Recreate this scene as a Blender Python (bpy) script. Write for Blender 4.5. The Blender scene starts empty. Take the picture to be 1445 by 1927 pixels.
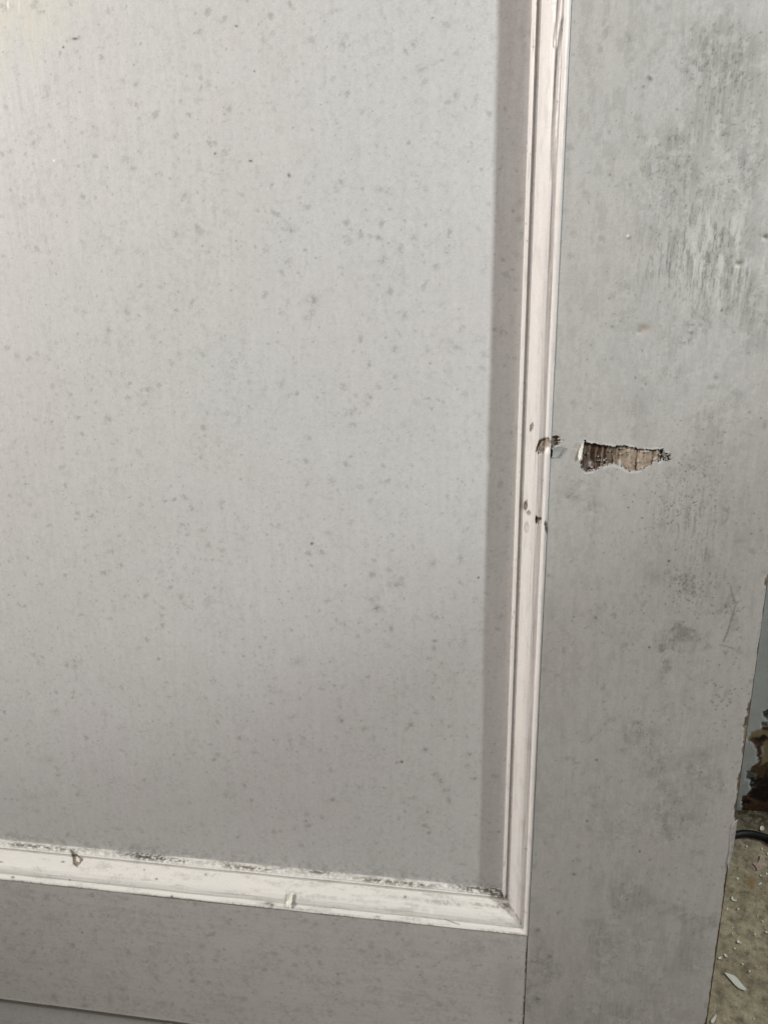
import bpy, math, random
import numpy as np
from mathutils import Matrix, Vector

random.seed(7)
RNG = np.random.default_rng(11)
scene = bpy.context.scene
col = scene.collection

# ------------------------------------------------------------------ layout
D = 0.439                      # camera to door along the optical axis (m)
F = 1500.0                     # focal length in pixels of the 1445 x 1927 photograph
LEAN = math.radians(12)        # the door leans back against the wall
H0 = 0.70                      # height up the door of the point the camera looks at
TH = 0.042                     # door thickness
XM, XE = 0.0883, 0.2034        # inner and outer edge of the right stile
ZB, ZG = -0.2831, -0.3972      # top and bottom edge of the lock rail
W, REC = 0.017, 0.020          # moulding width, panel recess
XL = -0.4966                   # inner edge of the left stile
XLE = XL - (XE - XM)
ZT, ZTOP = 1.13, 1.25          # lower and upper edge of the top rail
ZBR = -0.56                    # top of the bottom rail

M_door = Matrix.Translation((0, 0, TH * math.sin(LEAN))) @ Matrix.Rotation(-LEAN, 4, 'X')
M_loc = M_door @ Matrix.Translation((0, 0, H0))

# ------------------------------------------------------------------ camera
a, b, g = map(math.radians, (17.67, 9.04, -1.09))
ca, sa, cb, sb, cg, sg = math.cos(a), math.sin(a), math.cos(b), math.sin(b), math.cos(g), math.sin(g)
Rcv = (np.array([[cg, -sg, 0], [sg, cg, 0], [0, 0, 1]]) @ np.array([[1, 0, 0], [0, ca, -sa], [0, sa, ca]])
       @ np.array([[cb, 0, sb], [0, 1, 0], [-sb, 0, cb]]))
def cv2bl(v): return Vector((v[0], v[2], -v[1]))
right, down, fwd = (cv2bl(Rcv[i]) for i in range(3))
cpos = -fwd * D
Mc = Matrix.Identity(4)
for i in range(3):
    Mc[i][0], Mc[i][1], Mc[i][2], Mc[i][3] = right[i], -down[i], -fwd[i], cpos[i]
cam_d = bpy.data.cameras.new('camera')
cam = bpy.data.objects.new('camera', cam_d); col.objects.link(cam)
cam_d.sensor_fit = 'VERTICAL'; cam_d.sensor_height = 36.0; cam_d.lens = 36.0 * F / 1927.0
cam_d.clip_start = 0.01; cam_d.clip_end = 100
M_cam = M_loc @ Mc
cam.matrix_world = M_cam
scene.camera = cam
CAM = M_cam.translation.copy()
MCI = np.array(M_cam.inverted() @ M_loc)

def to_px(P):
    """door coordinates (N,3) -> photograph pixels"""
    q = P @ MCI[:3, :3].T + MCI[:3, 3]
    return 722.5 + F * q[:, 0] / -q[:, 2], 963.5 - F * q[:, 1] / -q[:, 2]
def ray(px, py):
    v = Vector(((px - 722.5) / F, -(py - 963.5) / F, -1.0))
    return (M_cam.to_3x3() @ v)
def on_floor(px, py):
    r = ray(px, py); t = -CAM.z / r.z
    return CAM + r * t
def on_door(px, py, depth=0.0):
    r = M_loc.inverted().to_3x3() @ ray(px, py); c = M_loc.inverted() @ CAM
    t = (depth - c.y) / r.y
    return c + r * t
YW = on_floor(1404, 1526).y    # the wall stands where its foot meets the floor
def on_wall(px, py):
    r = ray(px, py); t = (YW - CAM.y) / r.y
    return CAM + r * t

# ------------------------------------------------------------------ light
w = bpy.data.worlds.new('World'); scene.world = w; w.use_nodes = True
bg = w.node_tree.nodes['Background']
bg.inputs[0].default_value = (1.0, 0.95, 0.90, 1); bg.inputs[1].default_value = 0.10

def lamp(name, position, power, colour, radius, aim=None, cone=None, blend=1.0):
    l = bpy.data.lights.new(name, 'SPOT' if cone else 'POINT'); l.energy = power; l.color = colour; l.shadow_soft_size = radius
    o = bpy.data.objects.new(name, l); col.objects.link(o)
    p = M_loc @ Vector(position); o.location = p
    if cone:                                   # cone added: fades the light low down, as the camera holder's shadow would
        l.spot_size = math.radians(cone); l.spot_blend = blend
        o.rotation_euler = ((M_loc @ Vector(aim)) - p).to_track_quat('-Z', 'Y').to_euler()
    return o
lamp('cool_lamp', (1.02, -0.60, 0.60), 32, (0.95, 1.0, 0.99), 0.024, (-0.04, 0, 0.10), 84)
lamp('cool_lamp', (1.02, -0.60, 0.60), 34, (0.95, 1.0, 0.99), 0.024, (-0.10, 0, 0.35), 42, 0.42)   # added spot whose cone edge stands in for the camera holder's shadow
lamp('warm_lamp', (-1.23, -0.48, 0.60), 114, (1.0, 0.92, 0.858), 0.20, (0.0, 0, 0.29), 82)
lamp('background_fill', (2.20, 0.06, 1.30), 94, (0.98, 1.0, 0.97), 0.10)  # added fill, no such lamp seen; brightens floor and wall behind the door
scene.view_settings.view_transform = 'Standard'; scene.view_settings.look = 'None'
scene.view_settings.exposure = 0.0; scene.view_settings.gamma = 1.0

# ------------------------------------------------------------------ noise
def vnoise(x, z, seed=0):
    n = 256
    t = np.random.default_rng(seed).random((n, n))
    xi, zi = np.floor(x).astype(int), np.floor(z).astype(int)
    fx, fz = x - xi, z - zi
    fx = fx * fx * (3 - 2 * fx); fz = fz * fz * (3 - 2 * fz)
    a_ = t[xi % n, zi % n]; b_ = t[(xi + 1) % n, zi % n]; c_ = t[xi % n, (zi + 1) % n]; d_ = t[(xi + 1) % n, (zi + 1) % n]
    return (a_ * (1 - fx) + b_ * fx) * (1 - fz) + (c_ * (1 - fx) + d_ * fx) * fz
def fbm(x, z, f, seed=0, oct=4, rough=0.55):
    s, A, T = 0, 1.0, 0.0
    for k in range(oct):
        s = s + A * vnoise(x * f + 13.1 * k, z * f - 7.7 * k, seed + k); T += A
        A *= rough; f *= 2.07
    return s / T
def sstep(e0, e1, v):
    t = np.clip((v - e0) / (e1 - e0), 0, 1); return t * t * (3 - 2 * t)
def in_poly(x, y, poly):
    ins = np.zeros(x.shape, bool); n = len(poly)
    for i in range(n):
        x1, y1 = poly[i]; x2, y2 = poly[(i + 1) % n]
        if y1 == y2: continue
        c = (y1 > y) != (y2 > y)
        ins ^= c & (x < (x2 - x1) * (y - y1) / (y2 - y1) + x1)
    return ins

# ------------------------------------------------------------------ mesh helpers
def tag(o, label=None, cat=None, group=None, kind=None):
    if label: o['label'] = label
    if cat: o['category'] = cat
    if group: o['group'] = group
    if kind: o['kind'] = kind
    return o
def np_mesh(name, V, Q, mat, smooth=True, attrs=None):
    me = bpy.data.meshes.new(name)
    V = np.asarray(V, np.float32); Q = np.asarray(Q, np.int32)
    me.vertices.add(len(V)); me.vertices.foreach_set('co', V.ravel())
    me.loops.add(Q.size); me.loops.foreach_set('vertex_index', Q.ravel())
    me.polygons.add(len(Q))
    me.polygons.foreach_set('loop_start', np.arange(0, Q.size, 4, dtype=np.int32))
    sm = np.full(len(Q), True) if smooth is True else np.asarray(smooth, bool)
    me.polygons.foreach_set('use_smooth', sm)
    for k, v in (attrs or {}).items():
        at = me.attributes.new(k, 'FLOAT', 'POINT'); at.data.foreach_set('value', np.asarray(v, np.float32))
    me.update(); me.validate()
    me.materials.append(mat)
    return me
def link(name, me, parent=None, at=None):
    o = bpy.data.objects.new(name, me); col.objects.link(o)
    if parent: o.parent = parent
    if at is not None: o.location = at
    return o
def sheet(xs, zs, yfun, afun, back, mat, name):
    """a board: finely meshed front (facing -y), four sides and a back"""
    X, Z = np.meshgrid(xs, zs); nz, nx = X.shape
    x, z = X.ravel(), Z.ravel()
    at = afun(x, z); y = yfun(x, z, at)
    V = np.stack([x, y, z], 1)
    I = np.arange(nz * nx).reshape(nz, nx)
    Q = np.stack([I[:-1, :-1], I[:-1, 1:], I[1:, 1:], I[1:, :-1]], -1).reshape(-1, 4)
    loop = np.concatenate([I[0, :-1], I[:-1, -1], I[-1, :0:-1], I[:0:-1, 0]])
    n0 = len(V); L = len(loop)
    bv = V[loop].copy(); bv[:, 1] = back
    V2 = np.concatenate([V, V[loop], bv])
    k = np.arange(L); k2 = (k + 1) % L
    S = np.stack([n0 + k, n0 + L + k, n0 + L + k2, n0 + k2], -1)
    c = [n0 + L + i for i in (0, nx - 1, nx - 1 + nz - 1, 2 * (nx - 1) + nz - 1)]
    Q2 = np.concatenate([Q, S, np.array([[c[3], c[2], c[1], c[0]]])])
    sm = np.concatenate([np.ones(len(Q), bool), np.zeros(L + 1, bool)])
    at = {k_: np.concatenate([v, np.zeros(2 * L)]) for k_, v in at.items()}   # the edges keep their paint
    return np_mesh(name, V2, Q2, mat, sm, at)
def lines(*segs):
    """breakpoints with a spacing for each span"""
    out = [segs[0]]
    i = 1
    while i < len(segs):
        st, end = segs[i], segs[i + 1]
        n = max(1, int(round(abs(end - out[-1]) / st)))
        out += list(np.linspace(out[-1], end, n + 1)[1:]); i += 2
    return np.array(out)

# ------------------------------------------------------------------ materials
def nodes(name):
    m = bpy.data.materials.new(name); m.use_nodes = True
    nt = m.node_tree; bs = nt.nodes['Principled BSDF']
    return m, nt, bs
def N(nt, t, **kw):
    n = nt.nodes.new(t)
    for k, v in kw.items(): setattr(n, k, v)
    return n
def mixc(nt, fac, a_, b_, blend='MIX'):
    n = N(nt, 'ShaderNodeMix', data_type='RGBA', blend_type=blend)
    for s, v in ((0, fac), (6, a_), (7, b_)):
        if hasattr(v, 'links'): nt.links.new(v, n.inputs[s])
        else: n.inputs[s].default_value = v if s == 0 else (*v, 1)
    return n.outputs[2]
def noise(nt, vec, scale, detail=3, rough=0.5, stretch=(1, 1, 1)):
    mp = N(nt, 'ShaderNodeMapping'); mp.inputs['Scale'].default_value = stretch
    nt.links.new(vec, mp.inputs[0])
    n = N(nt, 'ShaderNodeTexNoise'); n.inputs['Scale'].default_value = scale
    n.inputs['Detail'].default_value = detail; n.inputs['Roughness'].default_value = rough
    nt.links.new(mp.outputs[0], n.inputs['Vector'])
    return n.outputs[0]
def ramp(nt, f, *stops):
    r = N(nt, 'ShaderNodeValToRGB'); e = r.color_ramp.elements
    while len(e) < len(stops): e.new(0.5)
    for el, (p, c) in zip(e, stops):
        el.position = p; el.color = (*c, 1) if hasattr(c, '__len__') else (c, c, c, 1)
    nt.links.new(f, r.inputs[0]); return r.outputs[0]
def attr(nt, name): 
    n = N(nt, 'ShaderNodeAttribute'); n.attribute_name = name; return n.outputs['Fac']

def paint(name, base, base2, streak, smudge_col=(0.20, 0.20, 0.18), rough=0.5, streak_amt=0.12, bump=0.25):
    """old oil paint: brushed, speckled with mildew, bare wood where it has come off"""
    m, nt, bs = nodes(name)
    P = N(nt, 'ShaderNodeTexCoord').outputs['Object']
    big = noise(nt, P, 9, 3, 0.5)
    c = mixc(nt, ramp(nt, big, (0.35, 0.0), (0.65, 1.0)), base, base2)
    br = noise(nt, P, 260, 4, 0.6, streak)
    c = mixc(nt, streak_amt, c, ramp(nt, br, (0.3, 0.35), (0.7, 0.68)), 'OVERLAY')
    gr = noise(nt, P, 1500, 2, 0.7)
    c = mixc(nt, 0.22, c, ramp(nt, gr, (0.25, 0.25), (0.75, 0.75)), 'OVERLAY')
    c = mixc(nt, 0.16, c, ramp(nt, noise(nt, P, 480, 3, 0.7), (0.3, 0.3), (0.7, 0.66)), 'OVERLAY')
    c = mixc(nt, attr(nt, 'cream'), c, (0.56, 0.55, 0.45))
    c = mixc(nt, attr(nt, 'smudge'), c, smudge_col)
    wn = noise(nt, P, 420, 3, 0.6, (1, 1, 0.12))
    wood = mixc(nt, attr(nt, 'tone'), (0.050, 0.025, 0.013), (0.47, 0.385, 0.30))
    wood = mixc(nt, 0.45, wood, ramp(nt, wn, (0.3, 0.15), (0.7, 0.8)), 'OVERLAY')
    c = mixc(nt, attr(nt, 'wood'), c, wood)
    c = mixc(nt, attr(nt, 'speck'), c, (0.035, 0.032, 0.026))
    c = mixc(nt, attr(nt, 'bright'), c, (0.86, 0.85, 0.81))
    nt.links.new(c, bs.inputs['Base Color'])
    bs.inputs['Roughness'].default_value = rough
    bs.inputs['Specular IOR Level'].default_value = 0.35
    b1 = N(nt, 'ShaderNodeBump'); b1.inputs['Strength'].default_value = bump; b1.inputs['Distance'].default_value = 0.0006
    nt.links.new(br, b1.inputs['Height'])
    b2 = N(nt, 'ShaderNodeBump'); b2.inputs['Strength'].default_value = 0.12; b2.inputs['Distance'].default_value = 0.0005
    nt.links.new(gr, b2.inputs['Height']); nt.links.new(b1.outputs[0], b2.inputs['Normal'])
    nt.links.new(b2.outputs[0], bs.inputs['Normal'])
    return m
GREY, GREY2 = (0.520, 0.522, 0.515), (0.526, 0.516, 0.512)
M_stile = paint('stile_paint', (0.440, 0.433, 0.418), (0.440, 0.424, 0.412), (1, 1, 0.07), streak_amt=0.14, bump=0.3)
M_rail = paint('rail_paint', (0.535, 0.525, 0.510), (0.545, 0.525, 0.510), (0.05, 1, 1), streak_amt=0.12)
M_panel = paint('panel_paint', GREY, GREY2, (1, 1, 0.08), streak_amt=0.09, bump=0.22)
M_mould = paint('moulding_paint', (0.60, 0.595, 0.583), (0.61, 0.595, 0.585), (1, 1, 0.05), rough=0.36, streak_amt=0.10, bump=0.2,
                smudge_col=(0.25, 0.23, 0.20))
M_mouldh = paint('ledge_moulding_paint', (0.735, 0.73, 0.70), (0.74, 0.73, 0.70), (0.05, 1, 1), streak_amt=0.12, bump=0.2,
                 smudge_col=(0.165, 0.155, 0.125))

def plain(name, c, rough=0.6, spec=0.3, var=0.0, scale=300):
    m, nt, bs = nodes(name)
    P = N(nt, 'ShaderNodeTexCoord').outputs['Object']
    n = noise(nt, P, scale, 3, 0.6)
    nt.links.new(mixc(nt, var, c, ramp(nt, n, (0.3, 0.1), (0.7, 0.9)), 'OVERLAY'), bs.inputs['Base Color'])
    bs.inputs['Roughness'].default_value = rough; bs.inputs['Specular IOR Level'].default_value = spec
    bp = N(nt, 'ShaderNodeBump'); bp.inputs['Strength'].default_value = 0.3; bp.inputs['Distance'].default_value = 0.0004
    nt.links.new(n, bp.inputs['Height']); nt.links.new(bp.outputs[0], bs.inputs['Normal'])
    return m
M_white_flake = plain('white_paint_chip', (0.80, 0.79, 0.70), 0.55, 0.3, 0.15)
M_pink_flake = plain('pink_paint_chip', (0.50, 0.38, 0.33), 0.6, 0.3, 0.3)
M_grey_flake = plain('grey_paint_chip', (0.30, 0.305, 0.295), 0.55, 0.3, 0.3)
M_edge_flake = plain('edge_paint_ribbon', (0.36, 0.35, 0.34), 0.6, 0.3, 0.3)
M_cable = plain('black_rubber', (0.008, 0.009, 0.011), 0.5, 0.35, 0.1)

# ------------------------------------------------------------------ marks: where the photograph shows them
def stamp(dst, u, v, px, py, rx, ry, amp, ang=0.0, hard=1.0, tex=None):
    """one mark laid on a surface (u, v: where each vertex appears; sizes in photograph pixels)"""
    R_ = max(rx, ry) * 2.2
    k = np.nonzero((np.abs(u - px) < R_) & (np.abs(v - py) < R_))[0]
    if not len(k): return
    c_, s_ = math.cos(ang), math.sin(ang)
    du, dv = u[k] - px, v[k] - py
    e = ((du * c_ + dv * s_) / rx) ** 2 + ((-du * s_ + dv * c_) / ry) ** 2
    val = amp * np.exp(-e ** hard)
    if tex is not None: val = val * tex[k]
    dst[k] = np.maximum(dst[k], val)
def stroke(dst, u, v, pts, r, amp, tex=None):
    for (x0, y0), (x1, y1) in zip(pts, pts[1:]):
        n = max(1, int(math.hypot(x1 - x0, y1 - y0) / (r * 0.8)))
        for k in range(n + 1):
            t = k / n
            stamp(dst, u, v, x0 + (x1 - x0) * t, y0 + (y1 - y0) * t, r, r, amp * random.uniform(0.6, 1), 0, 1.5, tex)
def scatter(x, z, xs, zs, n, box, rmm, amp, dst, seed, dens=None, aspect=1.0, hard=1.0, tex=None):
    """random small marks over a meshed board (sizes in mm)"""
    r = np.random.default_rng(seed)
    G = dst.reshape(len(zs), len(xs)); T = None if tex is None else tex.reshape(len(zs), len(xs))
    for _ in range(n):
        cx, cz = r.uniform(box[0], box[1]), r.uniform(box[2], box[3])
        if dens is not None and r.random() > dens(cx, cz): continue
        R_ = math.exp(r.uniform(math.log(rmm[0]), math.log(rmm[1]))) * 1e-3
        A = r.uniform(amp[0], amp[1]); th = r.uniform(-1.2, 1.2); asp = r.uniform(1 / aspect, aspect)
        i0, i1 = np.searchsorted(zs, (cz - 3 * R_, cz + 3 * R_)); j0, j1 = np.searchsorted(xs, (cx - 3 * R_, cx + 3 * R_))
        if i1 <= i0 or j1 <= j0: continue
        dx = (xs[j0:j1] - cx)[None, :]; dz = (zs[i0:i1] - cz)[:, None]
        c_, s_ = math.cos(th), math.sin(th)
        e = ((dx * c_ + dz * s_) / (R_ * asp)) ** 2 + ((-dx * s_ + dz * c_) / (R_ / asp)) ** 2
        val = A * np.exp(-e ** hard)
        if T is not None: val = A * (.55 + .45 * np.exp(-e)) * sstep(.34, .60, np.exp(-e * .6) * .62 + (T[i0:i1, j0:j1] - .5) * 1.1 + .06)
        G[i0:i1, j0:j1] = np.maximum(G[i0:i1, j0:j1], val)
def blank(n): return {k: np.zeros(n) for k in ('smudge', 'wood', 'tone', 'speck', 'bright', 'cream')}

# ------------------------------------------------------------------ the door
door = bpy.data.objects.new('door', None); col.objects.link(door)
door.matrix_world = M_door
tag(door, 'weathered grey painted panelled wooden door with white moulding, leaning in front of the wall', 'door', kind='thing')
OFF = (0, 0, H0)

# ---- right stile
SCAR = [(550, 300), (560, 280), (575, 292), (600, 300), (660, 308), (720, 315), (790, 325), (850, 318), (900, 325), (960, 340),
        (1040, 350), (1100, 348), (1150, 345), (1160, 372), (1200, 380), (1205, 420), (1150, 428), (1090, 440), (1050, 460),
        (1000, 490), (940, 508), (900, 512), (860, 490), (830, 468), (780, 455), (720, 460), (680, 485), (650, 495),
        (610, 505), (570, 512), (545, 495), (530, 450), (545, 380)]
SCAR = [(960 + x_ / 4.014, 760 + y_ / 4.014) for x_, y_ in SCAR]
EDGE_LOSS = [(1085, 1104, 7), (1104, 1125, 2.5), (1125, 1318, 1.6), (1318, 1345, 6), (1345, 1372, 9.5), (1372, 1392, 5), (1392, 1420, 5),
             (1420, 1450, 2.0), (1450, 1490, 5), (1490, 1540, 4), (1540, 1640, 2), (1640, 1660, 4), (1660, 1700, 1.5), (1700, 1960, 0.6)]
xs_st = lines(XM + 0.00003, .0006, .104, .0003, .160, .0006, XE - .0015, .0002, XE)
zs_st = lines(-H0, .05, -.50, .0006, .0, .0003, .062, .0006, .28, .05, ZTOP)
def stile_attr(x, z):
    at = blank(len(x)); u, v = to_px(np.stack([x, np.zeros_like(x), z], 1))
    sm, sp, wd, tn, br = at['smudge'], at['speck'], at['wood'], at['tone'], at['bright']
    xm_, zm_ = x * 1000, z * 1000
    fine = fbm(xm_, zm_, 0.55, 3, 4, 0.7)
    streak = fbm(xm_, zm_ * 0.09, 0.9, 21, 4, 0.65)
    med = fbm(xm_, zm_ * 0.6, 0.06, 31, 4, 0.55)
    # overall grime, heavier up the right-hand side and in drifts lower down
    d = np.zeros_like(x)
    wu = u + (fbm(xm_, zm_, .055, 71, 4, .6) - .5) * 130; wv = v + (fbm(xm_, zm_, .055, 72, 4, .6) - .5) * 150
    def blob(px, py, rx, ry, A): d[:] = np.maximum(d, A * np.exp(-(((wu - px) / rx) ** 2 + ((wv - py) / ry) ** 2)))
    for q in ((1360, 140, 110, 170, .80), (1280, 330, 90, 130, .72), (1400, 330, 90, 120, .7), (1300, 480, 90, 120, .7), (1400, 540, 60, 130, .75),
              (1180, 560, 60, 120, .35), (1230, 100, 50, 100, .38), (1310, 620, 40, 45, .6), (1270, 680, 40, 70, .5), (1210, 780, 70, 60, .4),
              (1370, 790, 60, 90, .5), (1320, 880, 80, 40, .55), (1080, 930, 40, 25, .5), (1100, 960, 45, 35, .4), (1290, 1110, 55, 40, .6),
              (1290, 1205, 60, 22, .78), (1245, 1240, 22, 40, .75), (1375, 1140, 14, 55, .5), (1200, 1390, 45, 30, .6), (1230, 1430, 40, 50, .62),
              (1310, 1440, 60, 60, .6), (1270, 1530, 50, 70, .55), (1180, 1560, 50, 60, .4), (1185, 1680, 70, 60, .55), (1290, 1730, 60, 20, .7),
              (1160, 1800, 90, 80, .55), (1290, 1780, 60, 70, .5), (1090, 1515, 90, 10, .35), (1070, 1270, 30, 40, .3), (1010, 1850, 24, 80, .6),
              (1160, 1900, 160, 70, .5), (1080, 620, 26, 160, .28), (1060, 820, 22, 160, .26), (1045, 1180, 25, 200, .25), (1335, 1250, 20, 10, .5)):
        blob(*q)
    sm[:] = np.maximum(sm, sstep(0.40, 0.95, d * 0.75 + (med - .5) * 1.1 + (fine - .5) * 0.8) * 0.62)
    pat = fbm(xm_, zm_ * .55, .13, 35, 5, .70)
    sm[:] = np.maximum(sm, d * (.04 + .30 * sstep(.38, .62, streak * .55 + pat * .45)) + sstep(.48, .54, pat + (d - .4) * .24) * d * .42 + sstep(.50, .60, streak * .6 + pat * .4 + (d - .5) * .12) * d * .18)
    sm[:] = np.maximum(sm, sstep(.52, .60, fbm(xm_, zm_ * .8, .35, 37, 5, .72) + (d - .5) * .16) * (.08 + d * .50))
    sp[:] = np.maximum(sp, sstep(.64, .72, fbm(xm_, zm_, .8, 38, 4, .75) + (d - .5) * .10) * .36 * sstep(.25, .6, d))
    sm[:] = np.maximum(sm, sstep(0.52, 0.90, fine * 0.8 + d * .35 + (med - .5) * .5) * 0.38)
    # vertical brush streaks holding dirt
    sd = np.exp(-(((u - 1320) / 110) ** 2 + ((v - 480) / 110) ** 2)) + .5 * np.exp(-(((u - 1300) / 90) ** 2 + ((v - 950) / 90) ** 2)) \
        + .45 * np.exp(-(((u - 1330) / 50) ** 2 + ((v - 1090) / 80) ** 2))
    sm[:] = np.maximum(sm, sstep(0.52, 0.64, streak * .72 + fine * .28 + .08 * sd - .02) * np.clip(sd, 0, 1) * 0.62)
    sp[:] = np.maximum(sp, sstep(.63, .70, fbm(xm_, zm_ * .13, 1.3, 23, 4, .7) + .05 * sd) * np.clip(sd, 0, 1) * .55)
    sm[:] = np.maximum(sm, sstep(.52, .64, fbm(xm_, zm_ * .45, .30, 73, 5, .7)) * (.15 + .10 * sstep(1000, 300, v)))
    # pale rubbed places
    br[:] = sstep(0.50, 0.60, fbm(xm_, zm_ * .16, 0.30, 77, 5, .65)) * 0.24 * np.exp(-(((u - 1350) / 110) ** 2 + ((v - 480) / 110) ** 2))
    br[:] = np.maximum(br, sstep(.60, .68, fbm(xm_, zm_, .18, 78, 5, .7)) * .09 * sstep(0.1, .5, d))
    sm[:] *= 1 - np.clip(br * 2.2, 0, .7)
    tex = fbm(xm_, zm_, .9, 83, 3, .7)
    scatter(x, z, xs_st, zs_st, 800, (XM, XE, -.44, .28), (0.6, 2.8), (.12, .46), sm, 5, tex=tex, aspect=1.4)
    scatter(x, z, xs_st, zs_st, 650, (XM, XE, -.44, .28), (0.25, 0.55), (.25, .75), sp, 6, dens=lambda cx, cz: .25 + .75 * (cx > .13), aspect=1.6)
    def pins(n, box, seed, A=(.45, .9)):
        rr = np.random.default_rng(seed)
        for _ in range(n):
            stamp(sp, u, v, rr.normal(box[0], box[2]), rr.normal(box[1], box[3]), rr.uniform(.9, 1.9), rr.uniform(.8, 1.6), rr.uniform(*A), rr.uniform(-1, 1))
    pins(110, (1275, 950, 38, 40), 1); pins(90, (1300, 1110, 26, 24), 2); pins(40, (1380, 1150, 8, 30), 3); pins(50, (1360, 1300, 22, 55), 4)
    pins(60, (1320, 880, 50, 50), 5, (.3, .7)); pins(50, (1130, 1170, 50, 30), 6, (.2, .5)); pins(40, (1190, 610, 50, 60), 7, (.2, .5))
    pins(35, (1300, 560, 60, 60), 8, (.3, .7)); pins(60, (1230, 1370, 40, 30), 9, (.25, .6)); pins(40, (1260, 300, 60, 40), 10, (.3, .7))
    for q in ((1222, 147, 5, 6, .75), (1210, 163, 3, 3, .5), (1296, 253, 2, 1.5, 1), (1288, 387, 5, 2, .8), (1310, 366, 8, 4, .4), (1355, 375, 6, 6, .4),
              (1333, 492, 2, 2, 1), (1333, 480, 3, 14, .5), (1357, 584, 2, 2, 1), (1378, 520, 3, 12, .4), (1258, 1056, 2.5, 2.2, 1), (1221, 1218, 2, 2, 1),
              (1122, 1162, 6, 4, .5), (1183, 447, 4, 2.5, .7), (1300, 625, 12, 5, .55), (1290, 640, 14, 8, .5), (1302, 612, 14, 2, .5), (1075, 935, 10, 4, .5),
              (1104, 1545, 2, 2, .8), (1203, 1602, 2, 2, .8), (1122, 1430, 3, 2, .7), (1080, 1645, 4, 2.5, .6), (1125, 1516, 9, 4, .35), (1310, 1602, 9, 3, .45),
              (1012, 1750, 4, 4, .5), (1035, 1800, 4, 4, .5), (1012, 1880, 5, 5, .5), (1236, 92, 10, 10, .25), (1183, 75, 7, 14, .3)):
        stamp(sp, u, v, *q, tex=(.1 + .9 * sstep(.45, .62, fine)) if q[2] > 4.5 else None)
    stamp(br, u, v, 1181, 444, 2.6, 2.4, .8); stamp(br, u, v, 1354, 1358, 1.5, 1.5, .3)  # first dot is the nail head's highlight, painted in
    # brownish nick and brown spots
    for q in ((1210, 619, 11, 7, .55), (1204, 624, 6, 5, .6), (1390, 497, 6, 5, .75), (1441, 447, 6, 5, .8), (1347, 713, 4, 6, .35), (1440, 805, 4, 10, .35)):
        stamp(wd, u, v, *q); k = (np.abs(u - q[0]) < 20) & (np.abs(v - q[1]) < 20); tn[k] = .45
    stroke(sp, u, v, [(1374, 1103), (1377, 1120), (1384, 1136), (1380, 1150), (1374, 1170), (1368, 1190), (1360, 1208)], 1.8, .55)
    stroke(sp, u, v, [(1353, 1213), (1366, 1216), (1380, 1221)], 1.3, .5)
    # the long scar where the paint has been torn down to the wood
    ju = u + (vnoise(xm_ * 1.6, zm_ * 1.6, 41) - .5) * 5; jv = v + (vnoise(xm_ * 1.6, zm_ * 1.6, 42) - .5) * 5
    k = in_poly(ju, jv, SCAR)
    wd[k] = 1
    cx = (u - 960) * 4.014 + (fbm(xm_ * .6, zm_, .5, 53, 4, .65) - .5) * 34                                    # position along the scar
    tone = np.interp(cx + (v - 855) * .25, [525, 545, 560, 600, 612, 640, 650, 662, 682, 692, 704, 712, 724, 732, 768, 776, 784, 828, 850, 900, 945, 958, 970, 1000, 1060, 1080, 1095, 1125, 1136, 1150, 1205],
                     [.12, .12, .42, .40, .10, .12, .42, .03, .05, .48, .42, .06, .10, .58, .52, .30, .62, .55, .80, .85, .78, .45, .78, .86, .80, .52, .84, .78, .30, .55, .5])
    tone = np.clip((tone - .5) * 1.2 + .35, 0, 1)
    tone = tone - .20 * sstep(.52, .70, fbm(xm_ + zm_ * .08, zm_ * .22, 1.0, 54, 4, .7))      # fissures between the fibres
    tn[k] = np.clip(tone + (fbm(xm_, zm_ * .10, 1.1, 51, 4, .7) - .5) * .50, 0, 1)[k]
    rem = in_poly(ju, jv, SCAR) & (fbm(xm_, zm_, .55, 55, 4, .7) + sstep(1195, 1262, u) * .16 > .72); wd[rem] = .25
    sp[:] = np.where(k & (fbm(xm_, zm_ * .6, 1.0, 57, 4, .75) > .66), np.maximum(sp, .5), sp)
    rim = np.zeros_like(x)
    pts = SCAR + SCAR[:1]
    stroke(rim, u, v, pts, 1.3, .9); sp[:] = np.maximum(sp, rim * .7 * sstep(.35, .6, vnoise(xm_ * .8, zm_ * .8, 61)))
    lip = np.zeros_like(x); stroke(lip, u, v, [(p[0], p[1] + (3.5 if p[1] > 855 else -3.0)) for p in pts], 1.6, .5); br[:] = np.maximum(br, lip * (~k) * sstep(.4, .6, vnoise(xm_ * .3, zm_ * .3, 62)) * .7)
    stamp(br, u, v, 960 + 605 / 4.014, 760 + 455 / 4.014, 5, 4.5, .55, tex=sstep(.3, .6, fine)); stamp(br, u, v, 960 + 825 / 4.014, 760 + 440 / 4.014, 3.5, 4, .6)
    stamp(br, u, v, 1092, 852, 3.0, 13, .95, -0.18, 2)
    k2 = in_poly(u, v, [(1243, 846), (1262, 852), (1262, 868), (1245, 868)]); sp[k2] = np.maximum(sp[k2], sstep(.4, .6, fine[k2]) * .6)
    # nick beside the moulding: bare wood and a grey torn flap
    k = in_poly(ju, jv, [(1036, 823), (1051, 821), (1052, 836), (1040, 840), (1037, 858), (1034, 858)]); wd[k] = 1; tn[k] = .35
    k = in_poly(ju, jv, [(1041, 842), (1062, 840), (1055, 857), (1046, 862), (1039, 862)]); sm[k] = .55
    stamp(sp, u, v, 1037, 855, 1.5, 7, .7); stamp(sp, u, v, 1052, 828, 1.3, 7, .7); stamp(sp, u, v, 1028, 992, 2.4, 13, .8, -.1, 1.5)
    # worn outer arris, plus a dark line painted for its shaded edge
    ed = 1445 - (v - 1093) * (117 / 835.0)
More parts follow.
